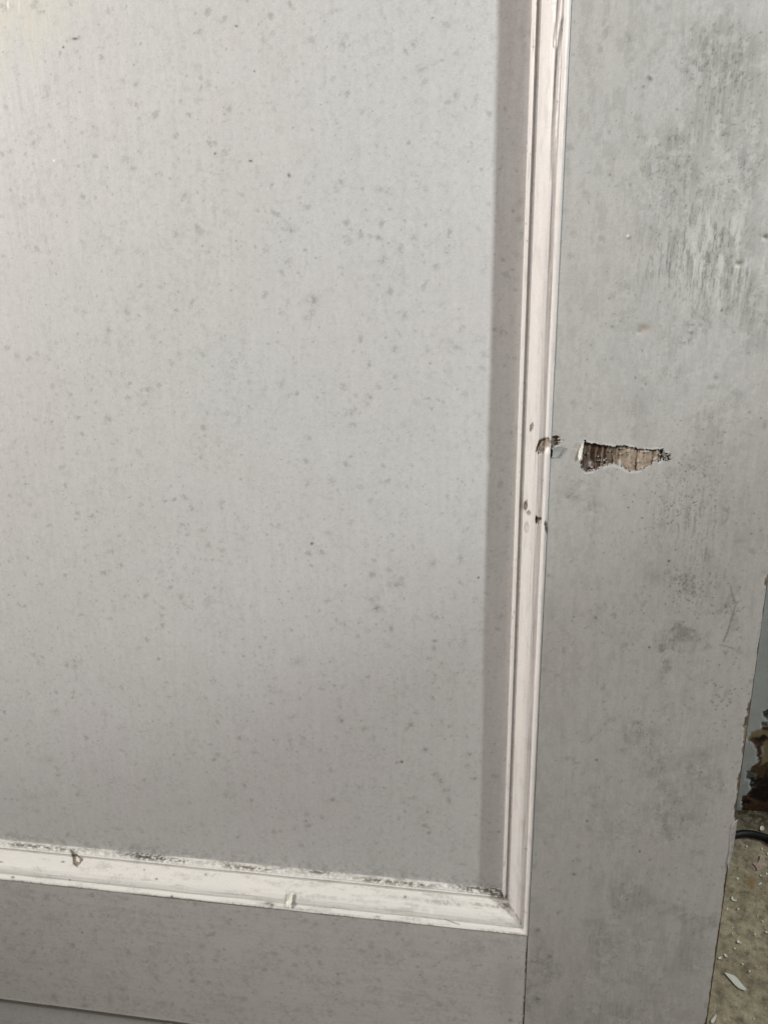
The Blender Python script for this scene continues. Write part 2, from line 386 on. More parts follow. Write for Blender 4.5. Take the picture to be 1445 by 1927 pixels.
    jag = (vnoise(zm_ * .22, zm_ * 0, 91) - .5) * 1.6 + (vnoise(zm_ * .9, zm_ * 0, 92) - .5) * .5
    loss_shade = np.zeros_like(x) + 2.0 * (.7 + .5 * vnoise(zm_ * .10, zm_ * 0, 93))
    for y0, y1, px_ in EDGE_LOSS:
        loss_shade = np.maximum(loss_shade, px_ * sstep(y0 - 8, y0 + 6, v) * sstep(y1 + 8, y1 - 6, v))
    k = (ed - u) < loss_shade * (1 + .5 * jag)
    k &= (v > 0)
    wd[k] = 1; tn[k] = (np.clip(.40 + (fbm(xm_, zm_, .7, 95, 3) - .5) * .9, 0, 1) * sstep(2.2, 3.2, loss_shade) * sstep(.5, 2.5, ed - u))[k]
    k = (np.abs((ed - u) - 2 - loss_shade) < 1.2) & (loss_shade > 3); br[k] = .15
    # a lifted ribbon of paint low on the edge
    k = in_poly(u, v, [(1379, 1545), (1384, 1540), (1381, 1600), (1376, 1632), (1371, 1632)]); br[k] = .45
    stroke(sp, u, v, [(1378, 1552), (1386, 1546)], 1.5, .5); stroke(sp, u, v, [(1375, 1576), (1372, 1600), (1368, 1632), (1366, 1650)], 1.4, .75)
    stamp(sp, u, v, 1388, 1545, 2, 2.5, 1.0)
    return at
def stile_y(x, z, at):
    u, v = to_px(np.stack([x, np.zeros_like(x), z], 1))
    y = at['wood'] * (0.0006 + 0.0012 * (1 - at['tone'])) * (x < XE - .01)
    y += at['wood'] * 0.0004 * (x >= XE - .01)
    y += (fbm(x * 1000, z * 1000, .03, 9, 3) - .5) * .0004
    e = np.clip((x - (XE - .0012)) / .0012, 0, 1); y += .0009 * e * e
    y += np.clip((XM + .0005 - x) / .0005, 0, 1) ** 2 * .0001
    return y
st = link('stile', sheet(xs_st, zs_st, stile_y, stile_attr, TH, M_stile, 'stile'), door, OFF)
tag(st, 'right stile with scraped grimy paint and a torn bare wood scar')

# ---- left stile, top rail and bottom rail lie outside the picture
def clean_attr(x, z):
    at = blank(len(x)); at['smudge'][:] = sstep(.55, .9, fbm(x * 1000, z * 1000, .4, 8, 4)) * .3; return at
flat = lambda x, z, at: np.zeros_like(x)
link('stile', sheet(lines(XLE, .01, XL - .00025), lines(-H0, .02, ZTOP), flat, clean_attr, TH, M_stile, 'stile'), door, OFF)
link('rail', sheet(lines(XL + .00025, .01, XM - .00025), lines(ZT, .01, ZTOP), flat, clean_attr, TH, M_rail, 'rail'), door, OFF)
link('rail', sheet(lines(XL + .00025, .01, XM - .00025), lines(-H0, .01, ZBR), flat, clean_attr, TH, M_rail, 'rail'), door, OFF)

# ---- lock rail
xs_r = lines(XL + .00025, .02, -.305, .0008, .060, .0005, XM - .00022)
zs_r = lines(ZG, .0003, ZG + .004, .0007, ZB - .004, .0003, ZB)
def rail_attr(x, z):
    at = blank(len(x)); u, v = to_px(np.stack([x, np.zeros_like(x), z], 1))
    sm, sp, wd, tn, br = at['smudge'], at['speck'], at['wood'], at['tone'], at['bright']
    xm_, zm_ = x * 1000, z * 1000
    fine = fbm(xm_, zm_, .5, 103, 4, .7); med = fbm(xm_, zm_, .07, 113, 4)
    sm[:] = sstep(.50, .85, fine * .7 + med * .4) * .30
    tex = fbm(xm_, zm_, .85, 123, 3, .7)
    scatter(x, z, xs_r, zs_r, 560, (-.30, XM, ZG, ZB), (1.0, 3.2), (.12, .42), sm, 15, tex=tex, aspect=1.5)
    scatter(x, z, xs_r, zs_r, 240, (-.30, XM, ZG, ZB), (.3, .6), (.25, .7), sp, 16, aspect=1.8)
    for q in ((155, 1755, 2, 2, .9), (102, 1876, 6, 7, .45), (160, 1893, 8, 5, .45), (20, 1785, 8, 5, .3), (45, 1757, 7, 6, .35), (208, 1880, 6, 18, .3), (363, 1846, 6, 4, .5),
              (635, 1850, 3, 4, .6), (560, 1790, 3, 12, .3), (960, 1920, 5, 4, .7), (952, 1860, 20, 60, .25), (380, 1780, 8, 6, .35), (295, 1756, 6, 4, .3)):
        stamp(sm, u, v, *q)
    # dark gap line drawn along the moulding and at the joint
    de = (ZB - z) * 1000
    sp[:] = np.maximum(sp, np.exp(-(de / .55) ** 2) * (.25 + .55 * sstep(.45, .6, vnoise(xm_ * .03, zm_ * 0, 120)) * (u < 640)))
    dj = (XM - x) * 1000
    wd[:] = np.maximum(wd, (dj < (.30 + .9 * fbm(zm_, zm_ * 0, .35, 130, 3)) * (.5 + .8 * vnoise(zm_ * .08, zm_ * 0, 131))).astype(float)); tn[:] = np.where(wd > .5, .12, tn)
    # worn lower arris
    dl = (z - ZG) * 1000
    k = dl < .15 + .75 * fbm(xm_, zm_ * 0, .12, 140, 4, .6) ** 2 * 2; wd[k] = .8; tn[k] = .25
    br[:] = np.maximum(br, .22 * np.exp(-((dl - 1.8) / .8) ** 2))
    return at
def rail_y(x, z, at):
    y = (fbm(x * 1000, z * 1000, .03, 19, 3) - .5) * .0004
    y += np.clip((ZG + .0006 - z) / .0006, 0, 1) ** 2 * .0003 + np.clip((x - XM + .0012) / .0009, 0, 1) ** 2 * .0006
    return y
rl = link('rail', sheet(xs_r, zs_r, rail_y, rail_attr, TH, M_rail, 'rail'), door, OFF)
tag(rl, 'lock rail below the white moulding with mildew spots')

# ---- panels
PX0, PX1 = XL + .004, XM - .004
xs_p = lines(PX0, 0.02, -.300, .0005, .074, .002, PX1)
zs_p = lines(ZB + .004, .002, -.272, .0005, .285, .05, ZT - .004)
SM = [(587, 565, 13, 11, .5), (585, 592, 6, 14, .4), (142, 73, 6, 2.2, .95), (150, 69, 3, 3, .55), (120, 89, 2, 2, 1), (479, 134, 1.6, 1.6, 1), (445, 49, 3.2, 1.5, .95), (472, 303, 3.5, 1.8, 1),
      (405, 289, 2.2, 2, .9), (544, 330, 3, 4, .8), (432, 203, 7, 9, .5), (548, 432, 8, 7, .6), (714, 356, 9, 6, .45), (732, 360, 8, 8, .5), (713, 447, 7, 6, .5), (718, 489, 10, 7, .55),
      (840, 472, 5, 6, .6), (760, 594, 6, 8, .5), (745, 658, 7, 6, .55), (696, 747, 6, 6, .5), (660, 776, 8, 6, .5), (665, 800, 9, 5, .5), (642, 342, 6, 5, .5), (778, 447, 7, 7, .4), (820, 501, 8, 7, .35),
      (800, 1411, 5.5, 4.5, .62), (820, 1458, 7, 5, .5), (829, 1470, 7, 6, .55), (840, 1487, 7, 7, .5), (845, 1507, 4, 7, .5), (807, 1567, 4, 3, .65), (626, 1505, 5, 4, .6), (756, 1434, 2.4, 2, 1),
      (709, 1145, 8, 7, .6), (751, 1100, 11, 7, .45), (733, 1100, 6, 6, .4), (736, 1183, 4, 7, .55), (814, 1060, 6, 6, .5), (700, 1082, 6, 8, .45), (900, 1087, 2, 2, 1), (772, 1365, 8, 7, .45),
      (687, 1372, 7, 5, .45), (643, 1356, 4, 4, .7), (587, 1023, 3, 2.4, .9), (390, 1133, 6, 7, .5), (793, 128, 10, 9, .4), (818, 1206, 5, 3, .7), (817, 1220, 4, 6, .4), (250, 317, 6, 6, .4),
      (16, 14, 10, 8, .45), (155, 250, 4, 4, .4), (18, 284, 9, 6, .35), (43, 385, 9, 6, .3), (105, 1340, 10, 6, .3), (90, 1430, 14, 6, .3), (225, 1370, 8, 6, .25), (60, 1500, 14, 8, .25), (560, 1245, 14, 8, .3),
      (520, 1300, 20, 8, .2), (930, 620, 5, 4, .55), (943, 625, 6, 6, .6), (950, 205, 3, 6, .5), (965, 397, 3, 3, .6), (940, 1160, 9, 6, .45), (930, 1460, 8, 5, .5), (893, 1465, 5, 3, .6)]
def panel_attr(x, z):
    at = blank(len(x)); u, v = to_px(np.stack([x, np.zeros_like(x) + REC, z], 1))
    sm, sp, br = at['smudge'], at['speck'], at['bright']
    xm_, zm_ = x * 1000, z * 1000
    fine = fbm(xm_, zm_, .42, 203, 4, .7); med = fbm(xm_, zm_, .045, 213, 4)
    low = sstep(300, 1500, v)
    sm[:] = sstep(.56, .74, fine * .85 + med * .18) * .15
    tex = fbm(xm_, zm_, 1.0, 243, 3, .75)
    box = (-.30, XM - .015, -.27, .28)
    scatter(x, z, xs_p, zs_p, 2200, box, (.45, 2.3), (.08, .48), sm, 25, tex=tex, aspect=1.4)
    scatter(x, z, xs_p, zs_p, 1900, box, (.30, .75), (.14, .52), sm, 27, aspect=1.8)
    scatter(x, z, xs_p, zs_p, 700, box, (.22, .42), (.25, .85), sp, 26, aspect=1.9)
    for q in SM: stamp(sp if q[4] > .7 else sm, u, v, q[0], q[1], q[2], q[3], q[4], random.uniform(-.4, .4), 1.0, .15 + 1.1 * sstep(.36, .60, tex) if min(q[2], q[3]) > 4 else None)
    stroke(sm, u, v, [(343, 1135), (362, 1146)], 1.3, .45); stroke(sm, u, v, [(343, 284), (360, 270)], 1, .35); stroke(sm, u, v, [(385, 1128), (397, 1122)], 1.3, .4)
    stamp(br, u, v, 102, 302, 2.2, 2, .9); stamp(br, u, v, 16, 10, 2, 9, .7); stamp(br, u, v, 37, 10, 1.5, 14, .35)
    at['cream'][:] = np.clip(1.1 - u / 210 - v / 190 + (fbm(xm_ , zm_ * .15, .25, 231, 3) - .5) * 1.2, 0, 1) * .5
    # yellowed brush drag in the top left corner, dirt gathered along the foot of the panel
    k = np.exp(-((v - (1574 + u * .098)) / 16.0) ** 2)
    sm[:] = np.maximum(sm, k * sstep(.45, .65, fine) * .35)
    return at
def panel_y(x, z, at): return REC + (fbm(x * 1000, z * 1000, .02, 29, 3) - .5) * .0006 + (fbm(x * 1000, z * 250, .5, 39, 3) - .5) * .00006
pn = link('panel', sheet(xs_p, zs_p, panel_y, panel_attr, REC + .010, M_panel, 'panel'), door, OFF)
tag(pn, 'tall upper panel of mildew speckled pale grey paint')
zs_q = lines(ZBR + .001, .004, -.47, .0008, ZG + .006)
REC2 = .0085
def panel2_y(x, z, at): return panel_y(x, z, at) - REC + REC2
def panel2_attr(x, z):
    at = blank(len(x)); xm_, zm_ = x * 1000, z * 1000
    fine = fbm(xm_, zm_, .42, 303, 4, .7); at['smudge'][:] = sstep(.5, .85, fine) * .3; return at
link('panel', sheet(lines(XL + .001, .02, -.305, .0009, XM - .001), zs_q, panel2_y, panel2_attr, REC2 + .012, M_panel, 'panel'), door, OFF)

# ---- mouldings round the upper panel: bead, flat fillet, ovolo and outer arris, mitred at the corners
PR = [(0.0, -.001), (0.0, .0026), (.0002, .0036), (.0007, .0046), (.0011, .0051), (.0014, .0052), (.0017, .0057), (.0021, .0060), (.0023, .0058),
      (.0026, .0055), (.0030, .0055), (.0036, .0055), (.0043, .0055), (.0045, .0056),
      (.0047, .0070), (.0052, .0085), (.0060, .0102), (.0068, .0118), (.0077, .0133), (.0087, .0147), (.0098, .0158), (.0107, .01655),
      (.0117, .01705), (.0128, .01735), (.0137, .01745), (.0141, .0175), (.0143, .0179), (.0147, .0189), (.0152, .0197), (.0158, .0202), (.0164, .02035), (.0168, .0202), (.01696, .0196), (.01696, -.001)]
def densify(pr, step=.0002):
    out = []
    for (u0, h0), (u1, h1) in zip(pr, pr[1:]):
        n = max(1, int(math.hypot(u1 - u0, h1 - h0) / step)) if max(h0, h1) > -.0005 and u0 < .0167 else 1
        out += [(u0 + (u1 - u0) * k / n, h0 + (h1 - h0) * k / n) for k in range(n)]
    return out + [pr[-1]]
PRD = np.array(densify(PR))
ARC = np.concatenate([[0], np.cumsum(np.hypot(*np.diff(PRD, axis=0).T))]) * 1000
def moulding(s0, s1, rows, place, mat, afun, dfun=None):
    """s0/s1: mitred ends as functions of the distance in from the outer edge; place(s, inset, height) -> point"""
    U, Hh = PRD[:, 0], PRD[:, 1]; ins = W - U
    S, I = np.meshgrid(rows, np.arange(len(U)), indexing='ij')
    e0, e1 = s0(ins), s1(ins)
    T = (S - rows[0]) / (rows[-1] - rows[0])
    s = e0[I] + (e1[I] - e0[I]) * T
    V = place(s.ravel(), ins[I].ravel(), Hh[I].ravel())
    nr, nc = S.shape
    at = afun(V, U[I].ravel(), ARC[I].ravel())
    dy = at.pop('dent'); V[:, 1] += dy
    Q = np.arange(nr * nc).reshape(nr, nc)
    q = np.stack([Q[:-1, :-1], Q[:-1, 1:], Q[1:, 1:], Q[1:, :-1]], -1).reshape(-1, 4)
    return V, q, at
def mould_obj(V, q, at, mat, flip):
    if flip: q = q[:, ::-1]
    return link('moulding', np_mesh('moulding', V, q, mat, True, at), door, OFF)
def vm_attr(V, U, s):
    at = blank(len(V)); at['dent'] = np.zeros(len(V)); u, v = to_px(V)
    sm, sp, wd, tn, br = (at[k] for k in ('smudge', 'speck', 'wood', 'tone', 'bright'))
    um, zm = U * 1000, V[:, 2] * 1000
    fine = fbm(s, zm, .8, 401, 3, .7)
    sm[:] = sstep(.50, .85, fbm(s, zm * .3, .35, 411, 4)) * .22
    quirk = np.exp(-((um - 3.4) / 1.0) ** 2); sm[:] = np.maximum(sm, quirk * (.02 + .12 * sstep(.45, .62, fbm(s, zm * .5, .5, 413, 4))))
    sp[:] = np.maximum(sp, quirk * .2 * sstep(.64, .70, fine))
    dn = at['dent']
    wav = (vnoise(zm * .02, zm * 0, 421) - .5) * .0005 + (vnoise(zm * .11, zm * 0, 422) - .5) * .0002
    dn += wav * (um > 1) * (um < 16) + (fbm(s, zm * .03, .9, 423, 3, .6) - .5) * .00045 * sstep(4.5, 7, um) * sstep(16.8, 15.5, um)
    # shallow grooves run down the face at the top, shade line tinted in
    def nick(px, py, rx, ry, ang, w_, tone, depth, s_=.7, tex=True):
        stamp(wd, u, v, px, py, rx, ry, w_, ang, 2, sstep(.25, .5, fine) if tex else None)
        k = (np.abs(u - px) < rx * 2 + 4) & (np.abs(v - py) < ry * 2 + 4); tn[k] = tone
        d = np.zeros(len(u)); stamp(d, u, v, px, py, rx, ry, depth, ang, 2); dn[:] += d
        r = np.zeros(len(u)); stamp(r, u, v, px, py, rx * 1.25, ry * 1.25, 1, ang, 3); r2 = np.zeros(len(u)); stamp(r2, u, v, px, py, rx * .85, ry * .85, 1, ang, 3)
        sp[:] = np.maximum(sp, np.clip(r - r2, 0, 1) * s_)
    for q in ([(1053, -8), (1049, 40), (1044, 84)], [(1060, 40), (1051, 100), (1046, 180), (1043, 250), (1041, 340)]):
        g_ = np.zeros(len(u)); stroke(g_, u, v, q, 4.6, 1.0); g_ *= sstep(470, 140, v); dn += g_ * .0007; sm[:] = np.maximum(sm, g_ * .10)
    def gouge(poly, tone, depth, w_=.95, rim=.7, j=4.0):
        ju = u + (vnoise(s * 1.7, zm * 1.7, 431) - .5) * j; jv = v + (vnoise(s * 1.7, zm * 1.7, 432) - .5) * j
        k = in_poly(ju, jv, poly); wd[k] = w_; tn[k] = np.clip(tone + (fine[k] - .5) * 2.2, 0, 1); dn[k] += depth
        stroke(sp, u, v, poly + poly[:1], 1.1, rim, sstep(.35, .55, fine))
    def oval(px, py, rx, ry, ang=0.0, n=9):
        r_ = random.Random(int(px * 7 + py)); out = []
        for i in range(n):
            t = 2 * math.pi * i / n; a_ = rx * math.cos(t) * r_.uniform(.8, 1.2); b_ = ry * math.sin(t) * r_.uniform(.8, 1.2)
            out.append((px + a_ * math.cos(ang) - b_ * math.sin(ang), py + a_ * math.sin(ang) + b_ * math.cos(ang)))
        return out
    gouge([(1010, 842), (1012, 833), (1018, 827), (1026, 824), (1033, 825), (1036, 832), (1032, 840), (1027, 845), (1022, 853), (1014, 855), (1009, 850)], .62, .0009, .8, .8)
    for q in ((1013, 846), (1018, 842), (1022, 835), (1026, 834), (1015, 836), (1029, 829)): stroke(sp, u, v, [(q[0] - 3, q[1] + 5), (q[0] + 3, q[1] - 5)], 1.1, .7)
    stamp(br, u, v, 1030, 848, 4.5, 6, .95, 0, 2)
    gouge(oval(1000, 804, 2.4, 8.5, .3), .45, .0005, .7); gouge(oval(988.5, 952, 3.2, 9, .12), .15, .0006); gouge(oval(995, 965, 3, 3.5), .45, .0003, .7)
    gouge(oval(1012, 979, 6, 7, 0, 11), .22, .0009); gouge(oval(991, 993, 3.5, 10), .8, .0003, .35, .3); gouge(oval(1027, 992, 2, 12, -.1), .2, .0004)
    stroke(sp, u, v, [(986, 1598), (992, 1598)], .9, .5); stroke(sp, u, v, [(984, 1714), (991, 1718)], .9, .5); stroke(sp, u, v, [(1040, 2), (1046, 6), (1038, 10)], 1, .45)
    stamp(sp, u, v, 1049, 190, 1.8, 1.8, .8); stamp(sp, u, v, 1010, 7, 2, 2, .8); stamp(sp, u, v, 1058, 56, 1.2, 1.2, .6); stamp(sp, u, v, 1020, 903, 1.5, 1.5, .5)
    rr = np.random.default_rng(44)
    for _ in range(90):
        y_ = rr.uniform(0, 1700); stamp(sp, u, v, np.interp(y_, [0, 1700], [997, 945]) + rr.normal(0, 5), y_, rr.uniform(.8, 1.6), rr.uniform(.8, 2), rr.uniform(.2, .6))
    # grime at the foot of the mitre
    stamp(sp, u, v, 953, 1694, 9, 10, .8, 0, 1.5, sstep(.35, .6, fine)); stroke(sp, u, v, [(948, 1680), (957, 1702), (968, 1718), (980, 1738)], 2.2, .7, sstep(.25, .6, fine))
    return at
rows_v = lines(ZB, .0008, .285, .03, ZT)
V, q, at = moulding(lambda i: ZB + i, lambda i: ZT - i, rows_v, lambda s, i, h: np.stack([XM - i, REC - h, s], 1), M_mould, vm_attr)
o = mould_obj(V, q, at, M_mould, True)
tag(o, 'upright white moulding beside the right stile, nicked halfway down')
def hm_attr(V, U, s):
    at = blank(len(V)); at['dent'] = np.zeros(len(V)); u, v = to_px(V)
    sm, sp, wd, tn, br = (at[k] for k in ('smudge', 'speck', 'wood', 'tone', 'bright')); dn = at['dent']
    um, xm_ = U * 1000, V[:, 0] * 1000
    fine = fbm(xm_, s, .7, 501, 4, .7); lng = fbm(xm_ * .25, s, .35, 511, 4)
    sm[:] = .03 + sstep(.52, .80, lng * .7 + fine * .36) * .28
    t1 = sstep(.32, .62, fine)
    led = np.exp(-((s - 4.5) / 2.2) ** 2)                       # the ledge against the panel holds the dirt
    sm[:] = np.maximum(sm, led * t1 * (.42 + .58 * sstep(.4, .6, vnoise(xm_ * .03, xm_ * 0, 521))))
    out = np.exp(-((um - 16.3) / .9) ** 2)
    sm[:] = np.maximum(sm, out * t1 * .65 * sstep(.35, .65, vnoise(xm_ * .05, xm_ * 0, 531)))
    for q in ((265, 1607, 46, 9, .9), (240, 1604, 22, 7, .8), (300, 1611, 18, 7, .85), (430, 1623, 38, 6, .75), (598, 1640, 34, 5, .8), (655, 1644, 18, 4, .75), (760, 1655, 30, 4, .7), (700, 1650, 26, 4, .6),
              (895, 1668, 52, 7, .9), (935, 1672, 12, 8, .9), (30, 1581, 22, 6, .5), (112, 1591, 30, 6, .5), (944, 1690, 14, 14, .9), (930, 1684, 12, 8, .8), (952, 1700, 10, 14, .85), (930, 1706, 18, 4, .7), (948, 1686, 17, 9, .95), (925, 1674, 26, 6, .9), (958, 1706, 9, 11, .9), (905, 1703, 24, 4, .6), (60, 1584, 40, 4, .55), (170, 1598, 30, 4, .6), (520, 1632, 40, 4, .7),
              (832, 1699, 42, 6, .55), (860, 1702, 14, 4, .6), (965, 1718, 8, 8, .7), (760, 1690, 60, 5, .35), (480, 1712, 40, 5, .5), (440, 1700, 30, 6, .35), (560, 1710, 60, 3, .55), (775, 1730, 26, 4, .4)):
        stamp(sp if q[4] > .78 else sm, u, v, q[0], q[1], q[2], q[3], q[4], .1, 1.3, .25 + .75 * t1)
    for q in ((119, 1622, 3.5, 1.6, .9), (2, 1622, 4, 1.6, .8), (295, 1654, 2.5, 1.6, .95), (324, 1687, 2.6, 2.4, 1), (25, 1651, 3, 2, .9), (132, 1656, 1.8, 1.6, .9), (762, 1688, 2, 3, .8), (272, 1637, 2, 1.5, .7),
              (505, 1700, 9, 3, .7), (512, 1703, 4, 4, .8), (388, 1645, 2, 1.5, .7), (710, 1725, 5, 1.5, .6), (955, 1697, 3, 3, .9)):
        stamp(sp, u, v, *q)
    stroke(sp, u, v, [(837, 1730), (850, 1736), (864, 1740)], 1.1, .7)
    stroke(sp, u, v, [(946, 1676), (957, 1700), (968, 1717), (984, 1740)], 2.4, .75, sstep(.25, .6, fine))
    # torn place near the left
    k = in_poly(u, v, [(133, 1599), (140, 1604), (150, 1612), (157, 1617), (153, 1624), (145, 1632), (138, 1628), (137, 1616)]); wd[k] = .9; tn[k] = .42 + .3 * (fine[k] - .5)
    k2 = in_poly(u, v, [(143, 1612), (149, 1617), (149, 1624), (143, 1622)]); br[k2] = .8
    dn[k] += .0008
    stroke(sp, u, v, [(134, 1600), (138, 1614), (139, 1626), (146, 1632)], 1.2, .7); stroke(sp, u, v, [(148, 1611), (156, 1617), (150, 1627)], 1.2, .55)
    stroke(sp, u, v, [(539, 1684), (540, 1695), (543, 1706)], 1.6, .5)  # shadow of the lifted flake, painted along its left side
    stamp(br, u, v, 838, 1667, 4, 4, 1); stamp(br, u, v, 955, 1696, 2, 2, .8); stamp(br, u, v, 812, 1716, 4, 5, .6); stamp(br, u, v, 190, 1607, 4, 2, .6)
    wav = (vnoise(xm_ * .03, xm_ * 0, 541) - .5) * .0005; dn += wav * (um > 1) * (um < 16) + (fbm(s, xm_ * .03, .9, 543, 3, .6) - .5) * .00045 * sstep(4.5, 7, um) * sstep(16.8, 15.5, um)
    return at
rows_h = lines(XL, .03, -.305, .0007, XM)
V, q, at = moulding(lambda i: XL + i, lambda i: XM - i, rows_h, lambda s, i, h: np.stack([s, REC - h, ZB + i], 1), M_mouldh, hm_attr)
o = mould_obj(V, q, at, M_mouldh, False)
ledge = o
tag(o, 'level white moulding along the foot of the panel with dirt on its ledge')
def no_attr(V, U, s):
    at = blank(len(V)); at['dent'] = np.zeros(len(V)); return at
V, q, at = moulding(lambda i: ZB + i, lambda i: ZT - i, lines(ZB, .03, ZT), lambda s, i, h: np.stack([XL + i, REC - h, s], 1), M_mould, no_attr)
mould_obj(V, q, at, M_mould, False)
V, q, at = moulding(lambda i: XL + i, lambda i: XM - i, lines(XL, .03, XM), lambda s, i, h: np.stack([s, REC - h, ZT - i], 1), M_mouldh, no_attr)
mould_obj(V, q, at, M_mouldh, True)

# ---- thin curled chips of paint
def flake_mesh(name, pts, thick, mat, curl=0.0, nrm=(0, 0, 1)):
    """closed sliver: an outline of world points, raised to its own thickness, edges curled off the surface"""
    n_ = Vector(nrm); c = sum((Vector(p) for p in pts), Vector()) / len(pts)
    rmax = max((Vector(p) - c).length for p in pts)
    me = bpy.data.meshes.new(name); vs, fs = [], []
    rings = [1.0, .62, .3]
    for lvl in (0, 1):
        for r in rings:
            for p in pts:
                d = Vector(p) - c
                h = curl * (r * d.length / rmax) ** 2 + thick * lvl * (1 if r < 1 else .8)
                vs.append(d * r * (1 if lvl == 0 else .985) + n_ * h)
        vs.append(n_ * thick * lvl)
    n = len(pts); B = n * len(rings) + 1
    for lvl in (0, 1):
        o_ = lvl * B
        for k in range(len(rings) - 1):
            for i in range(n):
                j = (i + 1) % n; f = [o_ + k * n + i, o_ + k * n + j, o_ + (k + 1) * n + j, o_ + (k + 1) * n + i]
                fs.append(f if lvl else f[::-1])
        for i in range(n):
            j = (i + 1) % n; f = [o_ + (len(rings) - 1) * n + i, o_ + (len(rings) - 1) * n + j, o_ + n * len(rings)]
            fs.append(f if lvl else f[::-1])
    for i in range(n):
        j = (i + 1) % n; fs.append([i, j, B + j, B + i])
    me.from_pydata(vs, [], fs); me.materials.append(mat)
    import bmesh
    bm = bmesh.new(); bm.from_mesh(me); bmesh.ops.recalc_face_normals(bm, faces=bm.faces); bm.to_mesh(me); bm.free()
    return me, c
def door_flake(pxs, depth, mat, parent, thick=.0003, curl=.0006):
    pts = [on_door(x_, y_, depth) for x_, y_ in pxs]
    me, c = flake_mesh('paint_flake', pts, thick, mat, curl, (0, -1, 0))
    return link('paint_flake', me, parent, c)
fl = door_flake([(1098, 831), (1094, 838), (1089.5, 847), (1087, 859), (1089, 866), (1093.5, 860), (1096, 846)], -.0004, M_white_flake, st, .0004, .0008)
tag(fl, 'white lifted paint at the end of the wood scar')
fl = door_flake([(1040, 842), (1050, 840), (1061, 841), (1056, 850), (1052, 857), (1046, 861), (1039, 860)], -.0002, M_grey_flake, st, .0003, .0005)
tag(fl, 'grey torn paint flap beside the moulding nick')
fl = door_flake([(1386.5, 1541), (1381, 1546), (1375, 1553), (1373, 1570), (1371.5, 1600), (1367.5, 1622), (1369, 1634), (1373, 1622), (1378, 1600), (1382.5, 1570), (1385, 1552)], -.0002, M_edge_flake, st, .0004, .0005)
tag(fl, 'peeling paint ribbon on the outer edge')
def on_ledge(px, py):
    x_ = on_door(px, py, .004).x; best = None
    P = np.stack([np.full(len(PRD), x_), REC - PRD[:, 1], ZB + W - PRD[:, 0]], 1); u_, v_ = to_px(P)
    k = int(np.argmin(np.abs(v_ - py) + (PRD[:, 1] < .006) * 99)); return Vector(P[k])
pts = [on_ledge(*p) + Vector((0, -.0007, .0011)) for p in [(546, 1679), (551, 1686), (552, 1697), (549, 1706), (545, 1709), (541, 1699), (541, 1688)]]
me, c = flake_mesh('paint_flake', pts, .0004, M_white_flake, .0014, Vector((0, -.6, .8)))
tag(link('paint_flake', me, ledge, c), 'white lifted paint flake on the level moulding')

# ------------------------------------------------------------------ floor
def floor_mat():
    m, nt, bs = nodes('concrete')
    P = N(nt, 'ShaderNodeTexCoord').outputs['Object']
    n1 = noise(nt, P, 14, 5, 0.6); n2 = noise(nt, P, 90, 4, 0.65); n3 = noise(nt, P, 420, 3, 0.6)
    c = ramp(nt, n1, (0.30, (0.28, 0.235, 0.160)), (0.5, (0.375, 0.322, 0.225)), (0.72, (0.455, 0.40, 0.29)))
    c = mixc(nt, 0.75, c, ramp(nt, n2, (0.32, 0.22), (0.5, 0.5), (0.70, 0.72)), 'OVERLAY')
    c = mixc(nt, 0.25, c, ramp(nt, n3, (0.3, 0.2), (0.7, 0.8)), 'OVERLAY')
    c = mixc(nt, attr(nt, 'smudge'), c, (0.055, 0.045, 0.030))
    c = mixc(nt, attr(nt, 'wood'), c, (0.24, 0.125, 0.012))
    c = mixc(nt, attr(nt, 'bright'), c, (0.50, 0.48, 0.40))
    nt.links.new(c, bs.inputs['Base Color']); bs.inputs['Roughness'].default_value = 0.85; bs.inputs['Specular IOR Level'].default_value = 0.2
    bp = N(nt, 'ShaderNodeBump'); bp.inputs['Strength'].default_value = 0.5; bp.inputs['Distance'].default_value = 0.002
    ad = N(nt, 'ShaderNodeMath', operation='ADD'); nt.links.new(n2, ad.inputs[0]); nt.links.new(n3, ad.inputs[1])
    nt.links.new(ad.outputs[0], bp.inputs['Height']); nt.links.new(bp.outputs[0], bs.inputs['Normal'])
    return m
MWI = np.array(M_cam.inverted())
def to_px_w(P):
    q = P @ MWI[:3, :3].T + MWI[:3, 3]
    with np.errstate(all='ignore'):
        u, v = 722.5 + F * q[:, 0] / -q[:, 2], 963.5 - F * q[:, 1] / -q[:, 2]
    bad = q[:, 2] > -.05
    u[bad] = -9999; v[bad] = -9999
    return u, v
c0, c1 = on_floor(1325, 1927), on_floor(1450, 1500)
cx0, cx1 = min(c0.x, c1.x) - .06, max(c0.x, c1.x, on_floor(1450, 1927).x) + .05
cy0 = c0.y - .05
xs_f = lines(-3.0, .3, cx0, .0016, cx1, .3, 3.2); ys_f = lines(-3.0, .3, cy0, .0016, YW - .001, .05, YW + .25)
X, Y = np.meshgrid(xs_f, ys_f); x, y = X.ravel(), Y.ravel()
Pf = np.stack([x, y, np.zeros_like(x)], 1); u, v = to_px_w(Pf)
at = {k: np.zeros(len(x)) for k in ('smudge', 'wood', 'bright')}
fine = fbm(x * 1000, y * 1000, .25, 601, 4, .65)
for q in ((1413, 1660, 9, 13, .85), (1444, 1655, 6, 6, .3)): stamp(at['wood'], u, v, *q, 0, 1.6, .4 + .6 * fine)
z = (fbm(x * 1000, y * 1000, .03, 611, 3) - .5) * .0016 * (np.abs(x - cx0) < .6) - .0004
